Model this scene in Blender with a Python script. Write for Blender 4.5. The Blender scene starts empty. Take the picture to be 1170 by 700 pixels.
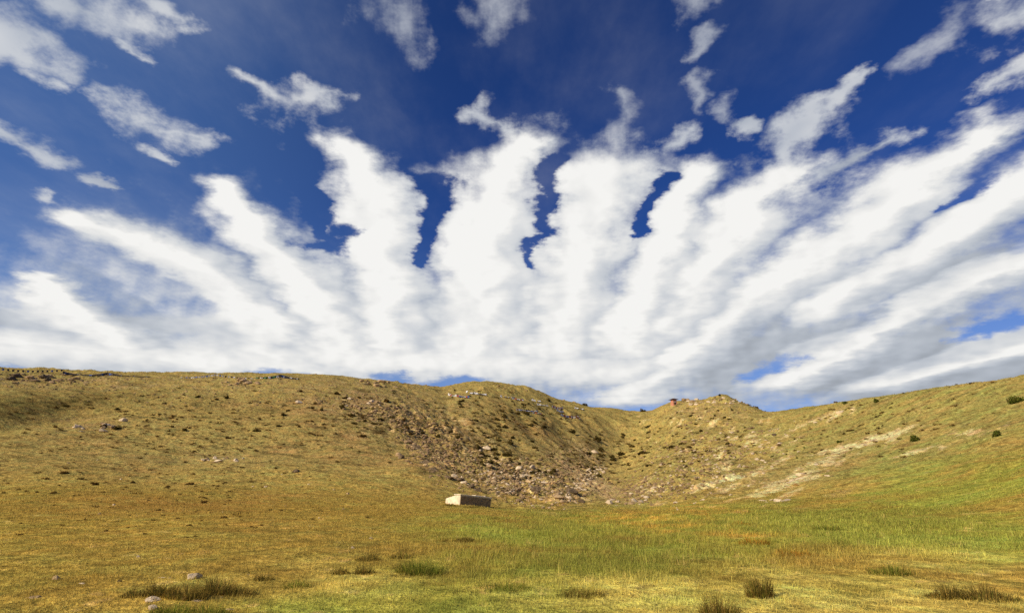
import bpy, bmesh, math, random
import numpy as np
from mathutils import Vector, Matrix, noise as mnoise

R = math.radians
scene = bpy.context.scene
COL = scene.collection

# ------------------------------------------------------------------ camera
PITCH = R(17.0)
CAM_Z = 1.65
FPX = 650.0            # focal length in pixels of the 1170 wide photograph
cam_d = bpy.data.cameras.new("camera")
cam_d.sensor_width = 36.0
cam_d.lens = 36.0 * FPX / 1170.0
cam_d.clip_start = 0.1
cam_d.clip_end = 20000.0
cam = bpy.data.objects.new("camera", cam_d)
cam.location = (0, 0, CAM_Z)
cam.rotation_euler = (math.pi / 2 + PITCH, 0, 0)
COL.objects.link(cam)
scene.camera = cam

def ray(px, py):
    """direction in the world seen at a pixel of the photograph (survey helper)"""
    x = (px - 585.0) / FPX
    y = (350.0 - py) / FPX
    c, s = math.cos(PITCH), math.sin(PITCH)
    v = Vector((x, c - y * s, s + y * c))
    return v.normalized()

def az_tan(px, py):
    v = ray(px, py)
    return math.atan2(v.x, v.y), v.z / math.hypot(v.x, v.y)

# ------------------------------------------------------------------ sun
SUN_EL = R(31.0)
SUN_AZ = R(-127.0)        # measured from +Y towards +X
sun_dir = Vector((math.sin(SUN_AZ) * math.cos(SUN_EL), math.cos(SUN_AZ) * math.cos(SUN_EL), math.sin(SUN_EL)))
sd = bpy.data.lights.new("sun", 'SUN')
sd.energy = 4.8
sd.angle = R(0.55)
sd.color = (1.0, 0.86, 0.66)
sun = bpy.data.objects.new("sun", sd)
sun.rotation_euler = sun_dir.to_track_quat('Z', 'Y').to_euler()
sun.location = sun_dir * 300
COL.objects.link(sun)

# ------------------------------------------------------------------ node helper
class NT:
    def __init__(self, tree):
        self.t = tree
    def node(self, typ, **kw):
        n = self.t.nodes.new(typ)
        for k, v in kw.items():
            setattr(n, k, v)
        return n
    def link(self, a, b):
        self.t.links.new(a, b)
    def put(self, sock, v):
        if isinstance(v, bpy.types.NodeSocket):
            self.link(v, sock)
        elif v is not None:
            sock.default_value = v
    def m(self, op, a, b=None, c=None, clamp=False):
        n = self.node('ShaderNodeMath', operation=op, use_clamp=clamp)
        self.put(n.inputs[0], a)
        if b is not None: self.put(n.inputs[1], b)
        if c is not None: self.put(n.inputs[2], c)
        return n.outputs[0]
    def v(self, op, a, b=None, s=None):
        n = self.node('ShaderNodeVectorMath', operation=op)
        self.put(n.inputs[0], a)
        if b is not None: self.put(n.inputs[1], b)
        if s is not None: self.put(n.inputs['Scale'], s)
        return n.outputs['Value'] if op in ('DOT_PRODUCT', 'LENGTH', 'DISTANCE') else n.outputs['Vector']
    def noise(self, vec, scale, detail=4, rough=0.5, dist=0.0, color=False, dim='3D', lac=2.0):
        n = self.node('ShaderNodeTexNoise', noise_dimensions=dim)
        if vec is not None: self.put(n.inputs['Vector'], vec)
        n.inputs['Scale'].default_value = scale
        n.inputs['Detail'].default_value = detail
        n.inputs['Roughness'].default_value = rough
        n.inputs['Lacunarity'].default_value = lac
        n.inputs['Distortion'].default_value = dist
        return n.outputs['Color'] if color else n.outputs[0]
    def rng(self, val, a, b, c=0.0, d=1.0, smooth=True):
        n = self.node('ShaderNodeMapRange', interpolation_type='SMOOTHSTEP' if smooth else 'LINEAR')
        n.clamp = True
        self.put(n.inputs[0], val)
        for i, x in enumerate((a, b, c, d)):
            self.put(n.inputs[1 + i], x)
        return n.outputs[0]
    def mix(self, f, a, b, blend='MIX'):
        n = self.node('ShaderNodeMix', data_type='RGBA', blend_type=blend)
        self.put(n.inputs[0], f)
        self.put(n.inputs[6], a if isinstance(a, bpy.types.NodeSocket) else (*a, 1.0))
        self.put(n.inputs[7], b if isinstance(b, bpy.types.NodeSocket) else (*b, 1.0))
        return n.outputs[2]
    def ramp(self, f, stops):
        n = self.node('ShaderNodeValToRGB')
        el = n.color_ramp.elements
        while len(el) > 1: el.remove(el[-1])
        el[0].position = stops[0][0]; el[0].color = (*stops[0][1], 1)
        for p, c in stops[1:]:
            e = el.new(p); e.color = (*c, 1)
        self.put(n.inputs[0], f)
        return n.outputs[0]
# ------------------------------------------------------------------ sky: blue Nishita air with a deck of cloud rolls.
# The rolls lie in a flat cloud layer overhead (coordinates = direction / height), so they converge towards the horizon.
world = bpy.data.worlds.new("World")
scene.world = world
world.use_nodes = True
world.node_tree.nodes.clear()
W = NT(world.node_tree)
KZ = 0.07
def deck(px, py):
    d = ray(px, py)
    return Vector((d.x / (d.z + KZ), d.y / (d.z + KZ), 0))
def deck_r(px, py, r):
    return (deck(px + r, py) - deck(px - r, py)).length * 0.5

tc = W.node('ShaderNodeTexCoord').outputs['Generated']
D = W.v('NORMALIZE', tc)
sep = W.node('ShaderNodeSeparateXYZ'); W.link(D, sep.inputs[0])
dz = W.m('MAXIMUM', sep.outputs[2], 0.0)
iz = W.m('DIVIDE', 1.0, W.m('ADD', dz, KZ))
comb = W.node('ShaderNodeCombineXYZ')
W.link(W.m('MULTIPLY', sep.outputs[0], iz), comb.inputs[0])
W.link(W.m('MULTIPLY', sep.outputs[1], iz), comb.inputs[1])
P0 = comb.outputs[0]
# warp
w1 = W.v('SUBTRACT', W.noise(P0, 1.9, 2, 0.5, color=True), (0.5, 0.5, 0.5))
w2 = W.v('SUBTRACT', W.noise(P0, 6.5, 5, 0.6, color=True), (0.5, 0.5, 0.5))
P = W.v('ADD', P0, W.v('ADD', W.v('SCALE', w1, s=0.32), W.v('SCALE', w2, s=0.20)))
P = W.v('MULTIPLY', P, (1, 1, 0))

def capsule(P, ax, ay, bx, by, ra, rb):
    A = deck(ax, ay); B = deck(bx, by)
    Ra = deck_r(ax, ay, ra); Rb = deck_r(bx, by, rb)
    AB = B - A
    L2 = max(AB.length_squared, 1e-6)
    pa = W.v('SUBTRACT', P, tuple(A))
    t = W.m('MULTIPLY', W.v('DOT_PRODUCT', pa, tuple(AB)), 1.0 / L2, clamp=True)
    q = W.v('SUBTRACT', pa, W.v('SCALE', tuple(AB), s=t))
    d = W.v('LENGTH', q)
    r = W.m('MULTIPLY_ADD', t, Rb - Ra, Ra)
    return W.m('SUBTRACT', 1.0, W.m('DIVIDE', d, r))      # 1 on the axis, 0 on the rim
def union(P, lst, k=0.25):
    o = None
    for c in lst:
        Q = P
        if o is not None:      # keeps the shader's evaluation in sequence (small stack)
            n = W.node('ShaderNodeVectorMath', operation='MULTIPLY_ADD')
            W.link(o, n.inputs[0]); n.inputs[1].default_value = (1e-7, 1e-7, 0); W.link(P, n.inputs[2])
            Q = n.outputs[0]
        x = capsule(Q, *c)
        o = x if o is None else W.m('SMOOTH_MAX', o, x, k)
    return o

ROLLS = [
    (92, 252, 225, 300, 34, 50), (225, 300, 330, 385, 48, 52),
    (40, 322, 140, 395, 26, 52), (-60, 380, 150, 405, 70, 50),
    (268, 225, 325, 290, 30, 46), (325, 290, 395, 400, 46, 58),
    (410, 180, 435, 250, 34, 54), (435, 250, 445, 395, 54, 64),
    (602, 160, 567, 220, 38, 66), (567, 220, 545, 400, 66, 74),
    (690, 212, 668, 265, 60, 64), (668, 265, 640, 400, 64, 70),
    (790, 208, 760, 280, 36, 50), (760, 280, 710, 400, 46, 62),
    (912, 202, 862, 245, 34, 56), (862, 245, 760, 375, 56, 62),
    (1112, 152, 1010, 232, 38, 56), (1010, 232, 865, 345, 56, 58), (865, 345, 720, 455, 50, 44),
    (1240, 165, 1090, 262, 54, 54), (1090, 262, 950, 350, 54, 58),
    (1240, 270, 1060, 350, 44, 46), (1060, 350, 900, 440, 44, 34),
    (1260, 380, 1010, 440, 38, 34), (-80, 392, 340, 418, 70, 90), (330, 405, 700, 425, 80, 80),
]
BANDS = [(-150, 412, 440, 412, 95, 150), (420, 410, 1350, 400, 150, 130), (-300, 436, 1450, 440, 330, 330), (800, 345, 1320, 285, 80, 120), (20, 365, 330, 378, 70, 90), (110, 262, 260, 322, 40, 50)]
THIN = [
    (985, 92, 905, 165, 12, 28), (905, 165, 880, 200, 24, 28), (1012, 160, 950, 205, 14, 20),
    (10, 40, 40, 66, 44, 36), (48, 92, 64, 99, 17, 14), (95, 8, 150, 26, 46, 38), (150, 44, 168, 66, 20, 14), (174, 4, 192, 12, 28, 20),
    (208, 30, 214, 34, 18, 16), (108, 104, 165, 146, 20, 38), (165, 146, 228, 158, 34, 24), (180, 180, 194, 186, 14, 12),
    (-6, 146, 60, 188, 22, 24), (54, 222, 62, 223, 16, 12),
    (290, 108, 345, 132, 18, 32), (350, 124, 388, 108, 28, 18), 
    (530, 114, 572, 138, 18, 20), (853, 154, 850, 163, 13, 11),
    (1170, 28, 1118, 56, 56, 38), (1185, 80, 1098, 116, 24, 16), 
    (774, 148, 748, 172, 17, 20), (1190, 2, 1120, 14, 18, 12), (110, 215, 128, 218, 12, 9),
]
WISPS = [(444, 18, 464, 52, 30, 22), (568, 0, 578, 32, 30, 24), (782, 0, 776, 26, 20, 15), (802, 46, 790, 64, 11, 11), (802, 96, 806, 114, 13, 12), (838, 126, 842, 142, 13, 11), (686, 118, 704, 160, 15, 24), (1085, 45, 1060, 70, 26, 20),]
WEDGES = [(492, 215, 486, 300, 15, 5), (640, 185, 606, 300, 11, 5), (748, 210, 722, 268, 8, 5), (340, 190, 388, 280, 13, 8), (522, 434, 510, 442, 20, 24)]
HOLES = [
    (902, 408, 858, 432, 24, 14), (1156, 366, 1100, 390, 26, 14), (440, 428, 466, 438, 18, 12),
    (315, 425, 345, 432, 24, 16), (384, 285, 400, 266, 13, 10),
    (1120, 212, 1052, 240, 14, 8), (-10, 412, 5, 418, 20, 20),
]
core = union(P, ROLLS, 0.14)
rolls = W.m('SMOOTH_MAX', W.m('ADD', core, W.m('MULTIPLY', W.rng(sep.outputs[2], 0.50, 0.24), 0.30)), union(P, BANDS, 0.2), 0.2)
thin = union(P, THIN, 0.05)
wisp = union(P, WISPS, 0.05)
core_s = union(W.v('ADD', P, (-0.085, -0.03, 0)), ROLLS, 0.14)
holes = union(P, HOLES, 0.05)
wedges = union(P, WEDGES, 0.05)

# fine structure
Pl = W.m('DIVIDE', 1.0, W.m('MULTIPLY_ADD', W.v('LENGTH', P0), 0.19, 0.74))
Pn = W.v('MULTIPLY', W.v('SCALE', P0, s=Pl), (1.0, 0.9, 0))
f1 = W.noise(Pn, 4.2, 6, 0.62)
f2 = W.noise(Pn, 17.0, 4, 0.62)
fn = W.m('ADD', W.m('MULTIPLY', W.m('SUBTRACT', f1, 0.5), 2.6), W.m('MULTIPLY', W.m('SUBTRACT', f2, 0.5), 1.3))
# the same noise a step towards the sun: the difference lights the billows
Ps = W.v('ADD', Pn, (-0.040, -0.015, 0))
g1 = W.noise(Ps, 4.2, 3, 0.5)
f1s = W.noise(Pn, 4.2, 3, 0.5)
relief = W.m('SUBTRACT', f1s, g1)

dens_r = W.m('ADD', rolls, W.m('MULTIPLY', fn, 0.54))
dens_r = W.m('SUBTRACT', dens_r, W.m('MAXIMUM', W.m('MULTIPLY', W.rng(W.m('ADD', holes, W.m('MULTIPLY', fn, -0.8)), -1.3, 1.0), 0.98), W.m('MULTIPLY', W.rng(W.m('ADD', wedges, W.m('MULTIPLY', fn, -0.6)), -1.3, 1.0), 1.10)))
a_r = W.rng(dens_r, -0.42, 0.60)
dens_t = W.m('ADD', thin, W.m('MULTIPLY', fn, 1.5))
a_t = W.m('MULTIPLY', W.rng(dens_t, -0.35, 1.15), 0.86)
a_w = W.m('MULTIPLY', W.rng(W.m('ADD', wisp, W.m('MULTIPLY', fn, 1.7)), -0.4, 1.6), 0.60)
a_t = W.m('MAXIMUM', a_t, a_w)
# thin high veil
veil_n = W.noise(W.v('MULTIPLY', P0, (1.0, 0.55, 0)), 1.7, 7, 0.6)
a_v = W.m('MULTIPLY', W.m('MULTIPLY', W.rng(veil_n, 0.42, 0.85), 0.24), W.rng(sep.outputs[0], 0.55, -0.35, 0.5, 1.0))
alpha = W.m('SUBTRACT', 1.0, W.m('MULTIPLY', W.m('MULTIPLY', W.m('SUBTRACT', 1.0, a_r), W.m('SUBTRACT', 1.0, a_t)), W.m('SUBTRACT', 1.0, a_v)))

# cloud brightness
body = W.rng(W.m('ADD', core, W.m('MULTIPLY', fn, 0.20)), -0.45, 1.05)
lum = W.m('MULTIPLY_ADD', body, 0.28, 0.62)
lum = W.m('ADD', lum, W.m('MULTIPLY', W.m('SUBTRACT', W.noise(W.v('ADD', Pn, (7.3, 2.1, 0)), 2.6, 3, 0.5), 0.5), 0.34))
lum = W.m('ADD', lum, W.m('MULTIPLY', relief, 0.6))
side = W.m('MINIMUM', W.m('MAXIMUM', W.m('SUBTRACT', core, core_s), -0.38), 0.4)
lum = W.m('ADD', lum, W.m('MULTIPLY', side, 0.20))
# deck greyer towards the low right (in its own shade)
low = W.rng(sep.outputs[2], 0.55, 0.10)
rgt = W.rng(sep.outputs[0], -0.25, 0.55)
lum = W.m('SUBTRACT', lum, W.m('MULTIPLY', W.m('MULTIPLY', low, W.m('MULTIPLY_ADD', rgt, 0.5, 0.5)), 0.07))
lum = W.m('MINIMUM', W.m('MAXIMUM', lum, 0.34), 0.91)
ccol = W.mix(W.rng(lum, 0.45, 0.9), (0.86, 0.94, 1.06), (1.0, 0.995, 0.97))
cl = W.v('SCALE', ccol, s=W.m('MULTIPLY', lum, 10.0))

sky = W.node('ShaderNodeTexSky', sky_type='NISHITA')
sky.sun_disc = False
sky.sun_elevation = SUN_EL
sky.sun_rotation = SUN_AZ
sky.altitude = 4000
sky.air_density = 1.0
sky.dust_density = 0.3
sky.ozone_density = 3.0
skyc = W.v('MULTIPLY', sky.outputs[0], (0.27, 0.50, 0.98))
skyc = W.mix(W.m('MULTIPLY', W.rng(sep.outputs[0], -0.05, -0.65), 0.30), skyc, (1.5, 3.0, 6.0))
skyc = W.mix(W.m('MULTIPLY', W.rng(sep.outputs[2], 0.42, 0.06), 0.55), skyc, (3.0, 4.6, 7.2))
fin = W.mix(alpha, skyc, cl)
bg = W.node('ShaderNodeBackground'); bg.inputs['Strength'].default_value = 0.1
W.link(fin, bg.inputs['Color'])
out = W.node('ShaderNodeOutputWorld'); W.link(bg.outputs[0], out.inputs['Surface'])
world.cycles.sampling_method = 'MANUAL'
world.cycles.sample_map_resolution = 512
# ------------------------------------------------------------------ vectorised noise
_rs = np.random.RandomState(11)
_perm = _rs.permutation(4096).astype(np.int64)
_gang = _rs.rand(4096) * 2 * np.pi
_gx, _gy = np.cos(_gang), np.sin(_gang)
def gnoise(x, y):
    xi = np.floor(x).astype(np.int64); yi = np.floor(y).astype(np.int64)
    fx = x - xi; fy = y - yi
    def g(ix, iy, dx, dy):
        h = _perm[(_perm[ix & 4095] + iy) & 4095]
        return _gx[h] * dx + _gy[h] * dy
    u = fx * fx * fx * (fx * (fx * 6 - 15) + 10); v = fy * fy * fy * (fy * (fy * 6 - 15) + 10)
    a = g(xi, yi, fx, fy); b = g(xi + 1, yi, fx - 1, fy)
    c = g(xi, yi + 1, fx, fy - 1); d = g(xi + 1, yi + 1, fx - 1, fy - 1)
    return (a + u * (b - a) + v * ((c + u * (d - c)) - (a + u * (b - a)))) * 1.5
def fbm(x, y, wl, oct=4, gain=0.5, seed=0):
    s = 0; a = 1.0; f = 1.0 / wl; t = 0
    for k in range(oct):
        s = s + a * gnoise(x * f + 17.3 * (k + seed * 7), y * f - 9.7 * (k + seed * 5)); t += a
        a *= gain; f *= 2.03
    return s / t * 1.4
def sstep(a, b, x):
    t = np.clip((x - a) / (b - a), 0, 1)
    return t * t * (3 - 2 * t)
def pchip(xk, yk, x):
    xk = np.asarray(xk, float); yk = np.asarray(yk, float)
    h = np.diff(xk); d = np.diff(yk) / h
    m = np.zeros_like(yk)
    s = (d[:-1] * d[1:]) > 0
    w1 = 2 * h[1:] + h[:-1]; w2 = h[1:] + 2 * h[:-1]
    with np.errstate(divide='ignore', invalid='ignore'):
        hm = (w1 + w2) / (w1 / d[:-1] + w2 / d[1:])
    m[1:-1] = np.where(s, hm, 0)
    m[0] = d[0]; m[-1] = d[-1]
    x = np.clip(x, xk[0], xk[-1])
    i = np.clip(np.searchsorted(xk, x) - 1, 0, len(xk) - 2)
    t = (x - xk[i]) / h[i]
    t2, t3 = t * t, t * t * t
    return yk[i] * (2*t3 - 3*t2 + 1) + h[i] * m[i] * (t3 - 2*t2 + t) + yk[i+1] * (-2*t3 + 3*t2) + h[i] * m[i+1] * (t3 - t2)

# ------------------------------------------------------------------ the valley as surveyed lines: (pixel x, pixel y, distance in m)
FOOT = [(-60,562,46),(0,561,45),(200,564,45),(350,568,45),(450,573,44),(533,577.5,43),(600,578.5,46),(660,578,50),(720,576,56),(800,568,54),(880,566,52),(960,560,49),(1060,549,45),(1170,529,42),(1230,515,41)]
LOW = [(-60,518,76),(0,518,76),(200,522,76),(350,524,76),(450,534,72),(520,556,60),(560,560,62),(610,561,68),(660,566,72),(690,566,80),(720,558,88),(780,542,87),(880,536,82),(960,530,76),(1060,514,70),(1170,488,65),(1230,474,63)]
MID = [(-60,468,112),(0,470,112),(200,472,112),(350,474,112),(450,486,112),(520,503,110),(600,512,122),(660,521,140),(700,526,155),(725,520,160),(780,505,152),(825,500,146),(880,502,132),(960,493,117),(1060,476,102),(1170,455,92),(1230,444,90)]
RIDGE = [(-60,416,172),(0,423,170),(60,425,170),(170,429.5,168),(250,431,168),(350,431.5,170),(420,436,178),(470,443,190),(505,446.5,205),(530,442.5,218),(560,440.5,224),(600,446,230),(640,459,236),(700,469,246),(740,472,252),(770,461,242),(795,461.5,236),(825,456,232),(850,463,222),(880,472,206),(920,467.5,188),(960,463,172),(1060,450,142),(1170,433,120),(1230,424,114)]

NA_IN, AZ_LIM = 900, R(49)
az_in = np.linspace(-AZ_LIM, AZ_LIM, NA_IN)
k = np.linspace(0, 1, 61)[1:]
az_out = AZ_LIM + (2 * np.pi - 2 * AZ_LIM) * k
AZ = np.concatenate([az_in, az_out[:-1]])            # closes on itself
RR = np.concatenate([[0.6, 1.2, 1.9], 2.5 * np.exp(np.arange(0, 840) * 0.0056), 276 * np.exp(np.arange(1, 60) * 0.055)])
NA, NR = len(AZ), len(RR)

def line_at(line, az):
    a, r, z = [], [], []
    for px, py, rr in line:
        A, t = az_tan(px, py)
        a.append(A); r.append(rr); z.append(CAM_Z + t * rr)
    return pchip(a, r, az), pchip(a, z, az)
azs = (AZ + np.pi) % (2 * np.pi) - np.pi
rows = [line_at(L, azs) for L in (FOOT, LOW, MID, RIDGE)]
Z = np.zeros((NA, NR))
for i in range(NA):
    (r1, z1), (r2, z2), (r3, z3), (r4, z4) = [(a[0][i], a[1][i]) for a in rows]
    xs = [0.0, 9, 20, r1, r2, r3, r4, r4 * 1.12, r4 * 1.7, r4 * 3, 3000, 9000]
    zs = [0, 0, z1 * 0.12, z1, z2, z3, z4, z4 - 0.6, z4 * 0.55, z4 * 0.15, -5, -30]
    Z[i] = pchip(xs, zs, RR)
back = sstep(R(62), R(110), np.abs(azs))[:, None]
Z = Z * (1 - back)

A2, R2 = np.meshgrid(azs, RR, indexing='ij')
X2 = R2 * np.sin(A2); Y2 = R2 * np.cos(A2)
def project(x, y, z):
    c, s = math.cos(PITCH), math.sin(PITCH)
    d = y * c + (z - CAM_Z) * s
    u = (z - CAM_Z) * c - y * s
    d = np.where(d > 0.05, d, 0.05)
    return 585 + FPX * x / d, 350 - FPX * u / d
PX, PY = project(X2, Y2, Z)

def blob(px, py, rx, ry, rot=0.0, PXs=None, PYs=None):
    dx = (PX if PXs is None else PXs) - px; dy = (PY if PYs is None else PYs) - py
    a = R(rot); c, s = math.cos(a), math.sin(a)
    u = (dx * c - dy * s) / rx; v = (dx * s + dy * c) / ry
    return np.exp(-(u * u + v * v))

# broad swells and the rough scarp
fade_n = sstep(8, 60, R2) * (1 - sstep(800, 2500, R2) * 0.5)
Z += fbm(X2, Y2, 34, 3, 0.45, 1) * 0.9 * fade_n
ridge_keep = 1.0
Z += fbm(X2, Y2, 9, 3, 0.5, 2) * 0.30 * sstep(6, 60, R2)
Z += fbm(X2, Y2, 2.3, 3, 0.55, 3) * (0.035 + 0.075 * sstep(15, 90, R2))
mid_f = sstep(60, 95, R2) * (1 - sstep(215, 262, R2))
Z += (0.32 - np.abs(fbm(X2 * .9 + Y2 * .25, Y2 * .42, 11, 3, 0.5, 6))) * 1.5 * mid_f * np.clip(blob(620, 500, 170, 70) + blob(820, 510, 110, 60), 0, 1)
Z += fbm(X2 * .22, Y2, 1.7, 3, .55, 7) * 0.13 * sstep(40, 70, R2) * (1 - sstep(200, 260, R2))
scarp = np.clip(blob(520, 505, 60, 30, -35) + blob(590, 548, 70, 22, -14) + blob(640, 562, 40, 14) + blob(470, 485, 40, 22, -25)
                + 0.7 * blob(800, 545, 80, 28) + 0.5 * blob(660, 520, 40, 25) + 0.7*blob(815, 475, 60, 14), 0, 1) * sstep(40, 55, R2) * (1 - sstep(262, 300, R2))
Z += (np.abs(fbm(X2, Y2, 5, 4, 0.55, 4)) - 0.2) * 1.0 * scarp
Z += (np.abs(fbm(X2 * .8 + Y2 * .3, Y2 * .7, 2.2, 3, 0.6, 8)) - 0.2) * 0.75 * scarp
Z += (np.abs(fbm(X2, Y2, 4.0, 4, 0.6, 9)) - .15) * 1.1 * np.clip(blob(570, 444, 80, 8) + blob(60, 428, 120, 8) + blob(440, 438, 40, 8) + blob(815, 460, 40, 9) + .7 * blob(265, 434, 40, 6), 0, 1) * sstep(140, 160, R2)
# spur and hollow on the upper left
Z += (blob(-40, 452, 120, 14) * 1.6 - blob(40, 478, 100, 12, 10) * 1.5) * sstep(60, 90, R2) * (1 - sstep(150, 175, R2))
# the two rock knolls on the far crest
def bump(px, py, r, w, h):
    global Z
    a, t = az_tan(px, py)
    x, y = r * math.sin(a), r * math.cos(a)
    Z = Z + h * np.exp(-((X2 - x) ** 2 + (Y2 - y) ** 2) / (w * w))
bump(795, 461, 235, 3.0, 1.1)
bump(826, 456, 231, 7.5, 0.9)
bump(829, 456, 231, 3.2, 0.7)
bump(735, 470, 250, 2.0, 0.5)
bump(262, 432, 165, 2.5, 0.6)
bump(435, 440, 178, 2.5, 0.5)
ET = (Z - CAM_Z) / R2

AZI = np.concatenate([azs[:NA_IN]])
def ground(x, y):
    """height of the ground at points (arrays) inside the surveyed sector"""
    x = np.asarray(x, float); y = np.asarray(y, float)
    a = np.arctan2(x, y); r = np.hypot(x, y)
    fa = np.clip((a + AZ_LIM) / (2 * AZ_LIM) * (NA_IN - 1), 0, NA_IN - 1.001)
    ia = fa.astype(int); ta = fa - ia
    ir = np.clip(np.searchsorted(RR, r) - 1, 0, NR - 2); tr = np.clip((r - RR[ir]) / (RR[ir + 1] - RR[ir]), 0, 1)
    return (Z[ia, ir] * (1 - ta) + Z[ia + 1, ir] * ta) * (1 - tr) + (Z[ia, ir + 1] * (1 - ta) + Z[ia + 1, ir + 1] * ta) * tr
_rl = RR < 300
def spot(px, py):
    """where the sight line through a pixel of the photograph meets the ground (nearest visible crest point if it misses)"""
    a, t = az_tan(px, py)
    fa = min(max((a + AZ_LIM) / (2 * AZ_LIM) * (NA_IN - 1), 0), NA_IN - 1.001); ia = int(fa); ta = fa - ia
    e = (ET[ia] * (1 - ta) + ET[ia + 1] * ta)[_rl]
    h = np.nonzero(e[5:] >= t)[0]
    if len(h) == 0:
        i = int(np.argmax(e)); r = RR[i]
    else:
        i = h[0] + 5
        r = RR[i - 1] + (RR[i] - RR[i - 1]) * np.clip((t - e[i - 1]) / max(e[i] - e[i - 1], 1e-9), 0, 1)
    x, y = r * math.sin(a), r * math.cos(a)
    return Vector((x, y, float(ground(x, y))))
PX, PY = project(X2, Y2, Z)

# ------------------------------------------------------------------ plant cover: colour of the sward, field by field
def C(r, g, b):        # sRGB 0..255 to linear
    return np.array([((v / 255 + 0.055) / 1.055) ** 2.4 if v > 10 else v / 255 / 12.92 for v in (r, g, b)])
def cover(x, y, px, py, r):
    """albedo of the ground at world points (px, py: where those points were surveyed in the photograph)"""
    B = lambda *a: blob(*a, PXs=px, PYs=py)
    n1 = fbm(x, y, 7.0, 4, 0.55, 21); n2 = fbm(x, y, 1.6, 3, 0.55, 22); n3 = fbm(x, y, 22.0, 3, 0.5, 23); n5 = fbm(x * 0.42, y, 1.9, 4, 0.62, 25); n6 = fbm(x * .5, y, 5.5, 3, 0.55, 26); n4 = fbm(x, y, 0.45, 2, 0.6, 24)
    def lay(col, c2, w):
        w = np.clip(w, 0, 1)[..., None]
        return col * (1 - w) + c2 * w
    gold = C(144, 119, 46); olive = C(112, 100, 36); green = C(119, 119, 40); rust = C(138, 102, 44); orange = C(160, 126, 42)
    pale = C(186, 150, 104); straw = C(164, 146, 70); dark = C(58, 46, 24); soil = C(122, 94, 58)
    col = np.ones(x.shape + (3,)) * gold
    col = lay(col, olive, 0.45 + 0.9 * n1 + 0.4 * n3)
    col = lay(col, rust, (0.15 + 0.9 * n3 + 0.8 * n1) * np.clip(B(300, 530, 330, 70) + B(430, 490, 120, 40) + .6 * B(590, 480, 90, 30) + .5 * B(200, 610, 240, 30), 0, 1))
    g = B(640, 602, 130, 20) + B(600, 650, 150, 28) + B(720, 640, 130, 34) * .8 + B(900, 606, 190, 26) * .9 + B(1030, 590, 160, 28) * .9 + B(1130, 550, 120, 30) * .9 + B(450, 694, 170, 18) + B(860, 588, 150, 14) * .5 + B(1060, 525, 120, 22) * .6 + B(1140, 625, 90, 26) * .8 + B(560, 690, 110, 22) + .6 * B(760, 680, 150, 20) + .5 * B(1000, 670, 160, 30)
    col = lay(col, green, (g * 1.1 - 0.12) + (n1 * 1.3 + n2 * 0.6 + n3 * .4) * np.clip(g * 1.6, 0, 1))
    col = lay(col, C(100, 108, 38), np.clip(g, 0, 1) * np.clip((n1 + .6 * n2 - .28) * 2.5, 0, 1) * .75)
    rg = np.clip(B(1000, 500, 190, 50) + B(1150, 450, 120, 40), 0, 1)
    col = lay(col, C(118, 112, 36), rg * (0.5 + n1))
    st = B(950, 690, 330, 26) + .8 * B(800, 665, 190, 16) + .5 * B(340, 660, 160, 20) + .5 * B(1040, 640, 100, 14)
    col = lay(col, straw, st * 0.55 + (n2 * 0.8 + n1 * .9) * np.clip(st * 1.5, 0, 1))
    og = B(790, 582, 70, 9) + .8 * B(700, 592, 60, 9) + .7 * B(845, 612, 60, 8) + .6 * B(760, 600, 90, 12)
    col = lay(col, orange, og * 0.32 + n2 * np.clip(og * 1.6, 0, 1))
    # scarp: brown broken ground, dark tussocks, pale scree
    sc = np.clip(B(520, 505, 60, 34, -35) + B(590, 545, 70, 26, -14) + B(640, 562, 45, 16) + B(440, 478, 70, 24, -20) + .7 * B(660, 520, 45, 28), 0, 1)
    col = lay(col, C(104, 82, 48), sc * (0.55 + 0.9 * n1))
    col = lay(col, C(170, 136, 90), sc * np.clip((fbm(x * .8 + y * .3, y * .7, 1.4, 3, .6, 27) - .12) * 4, 0, 1) * .75)
    col = lay(col, dark, np.clip(sc + .25 * B(300, 470, 300, 60) + .3 * B(580, 480, 90, 40) + .3 * B(800, 510, 90, 60), 0, 1) * np.clip((n2 + 0.5 * n1 - 0.32) * 4, 0, 1) * .8)
    scree = B(668, 546, 36, 7, -34) + .8 * B(686, 556, 22, 8, -20) + .8 * B(672, 520, 16, 4, -38)
    col = lay(col, pale * .72, scree * (0.85 + 1.2 * n2 + .5 * n4))
    # bare soil streaks along the strike of the right slope
    a = R(52); u = x * math.cos(a) + y * math.sin(a); v = -x * math.sin(a) + y * math.cos(a)
    s1 = fbm(u / 5.0, v, 2.6, 4, 0.55, 31)
    bare = (B(925, 540, 62, 16, 32) * 1.3 + B(870, 555, 60, 18) + B(1005, 500, 45, 7, 20) * 1.2 + B(945, 478, 48, 4, 20) * 1.0 + B(840, 520, 80, 40) * .75 + B(760, 562, 60, 16) * .9
            + B(1070, 515, 30, 6, 15) * .8 + B(1120, 492, 40, 6, 12) * .7 + B(800, 480, 60, 22) * .5 + B(985, 505, 80, 14, 24) * .5)
    col = lay(col, soil * 1.2, np.clip(bare, 0, 1) * (0.2 + .8 * n1) * .6)
    col = lay(col, pale, np.clip((s1 * 1.25 + bare * 0.36 - 0.60 + .45 * n2 + .2 * n4) * 3.6, 0, 1) * np.clip(bare * 2.5, 0, 1) * .85)
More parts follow.
